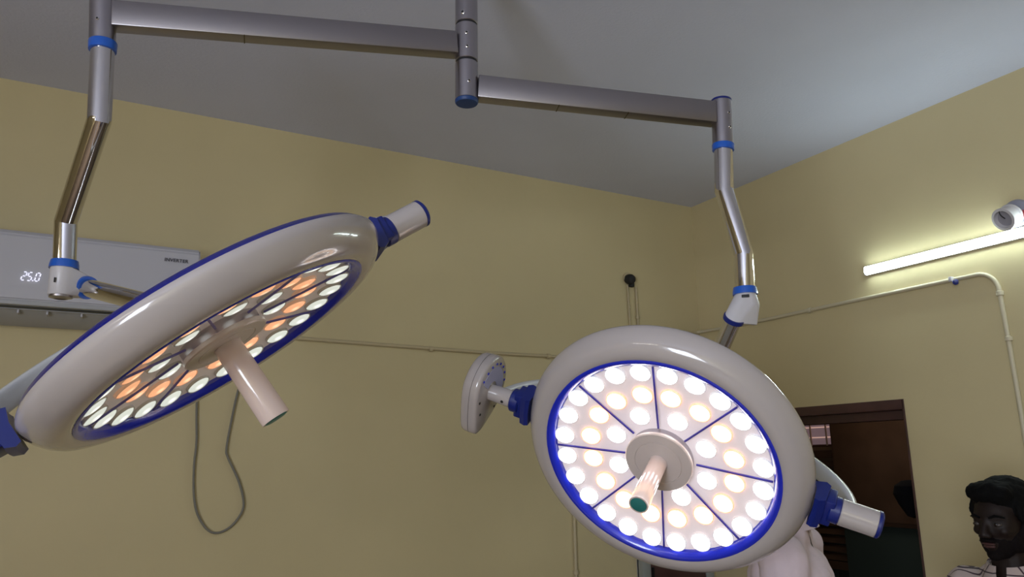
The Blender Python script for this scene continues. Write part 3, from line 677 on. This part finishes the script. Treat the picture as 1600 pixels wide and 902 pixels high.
def remesh(name, bm, W, material, parent, vox=.006, smooth=6, disp=None):
    me = bpy.data.meshes.new('tmp'); bm.to_mesh(me); bm.free(); o = bpy.data.objects.new('tmp', me); COL.objects.link(o)
    md = o.modifiers.new('r', 'REMESH'); md.mode = 'VOXEL'; md.voxel_size = vox
    ms = o.modifiers.new('s', 'SMOOTH'); ms.factor = .5; ms.iterations = smooth
    bpy.context.view_layer.update(); me2 = bpy.data.meshes.new_from_object(o.evaluated_get(bpy.context.evaluated_depsgraph_get())); bpy.data.objects.remove(o)
    me2.name = name
    if disp:
        me2.update(); ns = [v.normal.copy() for v in me2.vertices]
        for v, nv in zip(me2.vertices, ns): v.co += nv*disp(v.co)
    me2.transform(W); base = V(parent['_o']); me2.transform(Matrix.Translation(-base))
    me2.materials.clear(); me2.materials.append(material)
    for p in me2.polygons: p.use_smooth = True
    ob = bpy.data.objects.new(name, me2); COL.objects.link(ob); ob.parent = parent
    pr = parent
    ob.location = (0, 0, 0); ob['_o'] = list(base); return ob
def person(label, pos, ang, height, headturn, headdown, shirt_m, shirt_label, arms, beard, detail=True, lean=0):
    """local axes: +y is where the body faces, z up; pos on the floor"""
    root = thing('person', label, 'person', V((pos[0], pos[1], 0)), 'people in the room')
    s = height/1.72
    W = Matrix.Translation(V((pos[0], pos[1], 0))) @ Matrix.Rotation(ang, 4, 'Z') @ Matrix.Scale(s, 4)
    HM = Matrix.Translation((0, .018+lean, 1.605-lean*.3)) @ Matrix.Rotation(headturn, 4, 'Z') @ Matrix.Rotation(-headdown, 4, 'X')
    bm = B()
    # torso, neck, limbs
    cap(bm, (0, 0, .93), (0, 0, 1.05), .105, .105, 1.4); cap(bm, (0, 0, 1.08), (0, .0, 1.32), .098, .105, 1.45)
    cap(bm, (-.13, -.01, 1.405), (.13, -.01, 1.405), .052, .052); cap(bm, (0, -.012, 1.40), (0, .008+lean*.8, 1.53-lean*.3), .062, .054)
    for sx in (-1, 1):
        sh_, el, wr = [V((sx*v[0], v[1], v[2])) for v in arms[0 if sx < 0 else 1]]
        cap(bm, sh_, el, .052, .038); cap(bm, el, wr, .039, .026)
        d = (wr-el).normalized(); hb_ = wr+d*.045; side = V((0, 1, 0)) if abs(d.y) < .7 else V((0, 0, 1)); side = (side-d*side.dot(d)).normalized(); nrm = d.cross(side)*sx
        for k in range(5): ball(bm, wr+d*(.02+.014*k), (.018, .018, .018), seg=10); 
        for j, (off, L_) in enumerate(((.030, .072), (.010, .082), (-.010, .077), (-.029, .060))):
            base = wr+d*.078+side*off; cap(bm, wr+d*.02+side*off*.6, base, .012, .010)
            k1 = base+d*L_*.45+nrm*.006*-1; k2 = k1+d*L_*.30-nrm*.014; k3 = k2+d*L_*.22-nrm*.016
            cap(bm, base, k1, .0092, .0085); cap(bm, k1, k2, .0085, .0078); cap(bm, k2, k3, .0078, .0068)
        tb = wr+d*.028+side*.024; t1 = tb+side*.026+d*.026-nrm*.008; t2 = t1+d*.032+side*.006-nrm*.008
        cap(bm, tb, t1, .0125, .0105); cap(bm, t1, t2, .0100, .0085)
        cap(bm, (sx*.088, 0, .92), (sx*.10, .015, .50), .082, .056); cap(bm, (sx*.10, .015, .50), (sx*.105, -.015, .10), .054, .036)
        cap(bm, (sx*.105, -.02, .05), (sx*.115, .11, .035), .036, .030)
    # head
    hb2 = B()
    def hp(*c): return V(c)
    ball(hb2, (0, -.018, .035), (.074, .092, .082), seg=28)       # cranium
    ball(hb2, (0, .030, .005), (.062, .058, .080), seg=24)        # face
    ball(hb2, (0, .036, -.052), (.047, .044, .048), seg=24)       # jaw
    ball(hb2, (0, .066, -.083), (.020, .016, .017))               # chin
    ball(hb2, (0, .073, .022), (.045, .014, .011))                # brow ridge
    for sx in (-1, 1):
        ball(hb2, (sx*.036, .058, -.018), (.020, .022, .016)); ball(hb2, (sx*.045, .015, -.055), (.014, .035, .028))
        ball(hb2, (sx*.0755, -.012, -.004), (.008, .019, .030), Matrix.Rotation(-sx*.25, 3, 'Z'))
        ball(hb2, (sx*.011, .098, -.029), (.009, .010, .008))
    cap(hb2, (0, .084, .014), (0, .103, -.022), .0085, .0115); ball(hb2, (0, .105, -.026), (.011, .011, .010))
    ball(hb2, (0, .085, -.052), (.022, .010, .006)); ball(hb2, (0, .083, -.062), (.019, .009, .006))
    hb2.transform(HM); me_ = bpy.data.meshes.new('h'); hb2.to_mesh(me_); hb2.free(); bm.from_mesh(me_)
    body = remesh('body', bm, W, M_skin, root, .0052 if detail else .007, 3)
    # eyes
    WH = W @ HM
    def part(name, fn, m_, par, sm=True):
        b_ = B(); fn(b_); b_.transform(WH); return finish(name, b_, m_, par, loc=root['_o'] if False else None) if False else _pp(name, b_, m_, par)
    def _pp(name, b_, m_, par):
        o = finish(name, b_, m_, None, loc=root['_o']); o.parent = par; o.location = (0, 0, 0); return o
    for sx in (-1, 1):
        e = part('eye', lambda b_: ball(b_, (sx*.031, .0765, .002), (.0125, .0095, .0065)), M_eye, root)
        part('iris', lambda b_: ball(b_, (sx*.031+.002, .0838, .0025), (.0052, .0028, .0052)), M_iris, e)
        part('eyebrow', lambda b_: tube(b_, [V((sx*.014, .0875, .0215)), V((sx*.032, .0850, .0275)), V((sx*.052, .070, .0215))], [.0032, .0040, .002], 8), M_hair, root)
    part('lips', lambda b_: (ball(b_, (0, .0895, -.0525), (.021, .0065, .0042)), ball(b_, (0, .0875, -.0600), (.018, .0065, .0048))), M_lip, root)
    # hair
    hb3 = B()
    for c, r in (((0, -.030, .048), (.083, .097, .085)), ((0, .030, .088), (.062, .052, .036)), ((-.03, .045, .085), (.035, .035, .03)), ((.03, .04, .09), (.04, .035, .03)), ((0, -.06, -.01), (.070, .058, .07))):
        ball(hb3, c, r, seg=24)
    for sx in (-1, 1): ball(hb3, (sx*.070, .012, .035), (.012, .028, .036))
    hb3.transform(HM)
    remesh('hair', hb3, W, M_hair, root, .005, 4, lambda c: .0035*noise.noise(c*55)+.002*noise.noise(c*140))
    if beard:
        hb4 = B(); ball(hb4, (0, .036, -.056), (.0495, .0465, .049)); ball(hb4, (0, .068, -.086), (.023, .017, .019)); ball(hb4, (0, .089, -.0435), (.029, .0085, .0065))
        for sx in (-1, 1): ball(hb4, (sx*.048, .014, -.050), (.0165, .034, .036)); ball(hb4, (sx*.064, .006, -.022), (.008, .016, .03))
        hb4.transform(HM); remesh('beard', hb4, W, M_beard, root, .0045, 3, lambda c: .0016*noise.noise(c*120))
    # shirt
    sb = B()
    cap(sb, (0, 0, .90), (0, 0, 1.05), .122, .118, 1.38); cap(sb, (0, 0, 1.08), (0, .0, 1.32), .115, .120, 1.42)
    cap(sb, (-.125, -.01, 1.396), (.125, -.01, 1.396), .060, .060); cap(sb, (-.05, -.012, 1.435), (.05, -.012, 1.435), .056, .056)
    for sx in (-1, 1):
        sh_, el, wr = [V((sx*v[0], v[1], v[2])) for v in arms[0 if sx < 0 else 1]]
        cap(sb, sh_, el, .067, .056); cap(sb, el, el.lerp(wr, .15), .056, .052)
    def fold(c):
        q = c.copy(); return .010*noise.noise(V((q.x*9, q.y*9, q.z*5)))+.007*noise.noise(V((q.x*22, q.y*22, q.z*9)))+.009*abs(noise.noise(V((q.x*16+q.z*14, q.y*16, q.z*7))))
    shirt = remesh('shirt', sb, W, shirt_m, root, .007, 5, fold)
    if shirt_label: shirt['label'] = shirt_label
    # collar: standing band with two turned-down flaps
    cb2 = B(); prof = [(.066, 1.445), (.068, 1.470), (.064, 1.492), (.070, 1.494), (.085, 1.462), (.090, 1.448), (.084, 1.447), (.074, 1.466)]
    Mc_ = Matrix.Translation((0, -.004, 0)); lathe(cb2, Mc_, prof, 40, math.radians(105), math.radians(435), close=True)
    for v in cb2.verts: v.co.z += .022*(-(v.co.y)/.09)*1.0
    cb2.transform(W); _pp('collar', cb2, shirt_m, shirt)
    tb_ = B()
    cap(tb_, (0, 0, .90), (0, 0, .99), .116, .110, 1.36)
    for sx in (-1, 1): cap(tb_, (sx*.088, 0, .90), (sx*.10, .015, .50), .097, .076); cap(tb_, (sx*.10, .015, .50), (sx*.105, -.015, .11), .074, .066)
    remesh('trousers', tb_, W, M_trous, root, .010, 4)
    for sx in (-1, 1):
        hb5 = B(); cap(hb5, (sx*.105, -.035, .048), (sx*.118, .13, .040), .044, .036); hb5.transform(Matrix.Translation((0, 0, -.0)))
        for v in hb5.verts: v.co.z = max(v.co.z, .002)
        remesh('shoe', hb5, W, M_shoe, root, .006, 2)
    return root
M_beard = mat('beard', (.006, .004, .004), .8, spec=.1, bump=.8, bump_scale=400)
# shirts
M_pink = mat('pale_pinkish_shirt', (.74, .62, .68), .85, noise_amt=.12, noise_scale=14, bump=.4, bump_scale=60)
def check_mat():
    m = mat('check_shirt', (.42, .36, .32), .85); nt = m.node_tree; b = nt.nodes['Principled BSDF']
    tc = nt.nodes.new('ShaderNodeTexCoord'); sp = nt.nodes.new('ShaderNodeSeparateXYZ'); nt.links.new(tc.outputs['Object'], sp.inputs[0])
    outs = []
    for ax_, per, wd in (('X', .026, .12), ('Y', .026, .12), ('Z', .030, .12)):
        d = nt.nodes.new('ShaderNodeMath'); d.operation = 'DIVIDE'; d.inputs[1].default_value = per; nt.links.new(sp.outputs[ax_], d.inputs[0])
        fr_ = nt.nodes.new('ShaderNodeMath'); fr_.operation = 'FRACT'; nt.links.new(d.outputs[0], fr_.inputs[0])
        lt = nt.nodes.new('ShaderNodeMath'); lt.operation = 'LESS_THAN'; lt.inputs[1].default_value = wd; nt.links.new(fr_.outputs[0], lt.inputs[0]); outs.append(lt)
    mx = nt.nodes.new('ShaderNodeMath'); mx.operation = 'MAXIMUM'; nt.links.new(outs[0].outputs[0], mx.inputs[0]); nt.links.new(outs[2].outputs[0], mx.inputs[1])
    mi = nt.nodes.new('ShaderNodeMix'); mi.data_type = 'RGBA'; mi.inputs[6].default_value = (.42, .34, .31, 1); mi.inputs[7].default_value = (.05, .03, .04, 1)
    nt.links.new(mx.outputs[0], mi.inputs[0]); nt.links.new(mi.outputs[2], b.inputs['Base Color']); return m
M_check = check_mat()
relaxed = [((.155, -.01, 1.395), (.190, -.02, 1.13), (.205, .06, .90)), ((.155, -.01, 1.395), (.190, -.02, 1.13), (.205, .06, .90))]
# man at the right edge: faces the picture's left and a little towards the camera
hp_ = atH(1572, 806, 2.75); left = V((-CR.x, -CR.y, 0)).normalized(); toc = V((-hp_.x, -hp_.y, 0)).normalized()
fd = (left*.72+toc*.60).normalized(); ang = math.atan2(-fd.x, fd.y)
person('dark-haired man in a checked shirt at the right edge, looking left', (hp_.x+.0, hp_.y), ang, 1.665, 0, .08, M_check, None, relaxed, True)
sp_ = atH(1227, 815, 2.62); fd = (left*.15+toc*.6).normalized(); fd = (left*.9-toc*.25).normalized(); fd = (left*.88+(-toc)*.4).normalized(); ang2 = math.atan2(-fd.x, fd.y)
person('person in a pale pinkish shirt standing behind the bright lamp head', (sp_.x, sp_.y), ang2, 1.80, .2, .15, M_pink, None, relaxed, False, .06)
for o in bpy.data.objects:
    if '_o' in o: del o['_o']
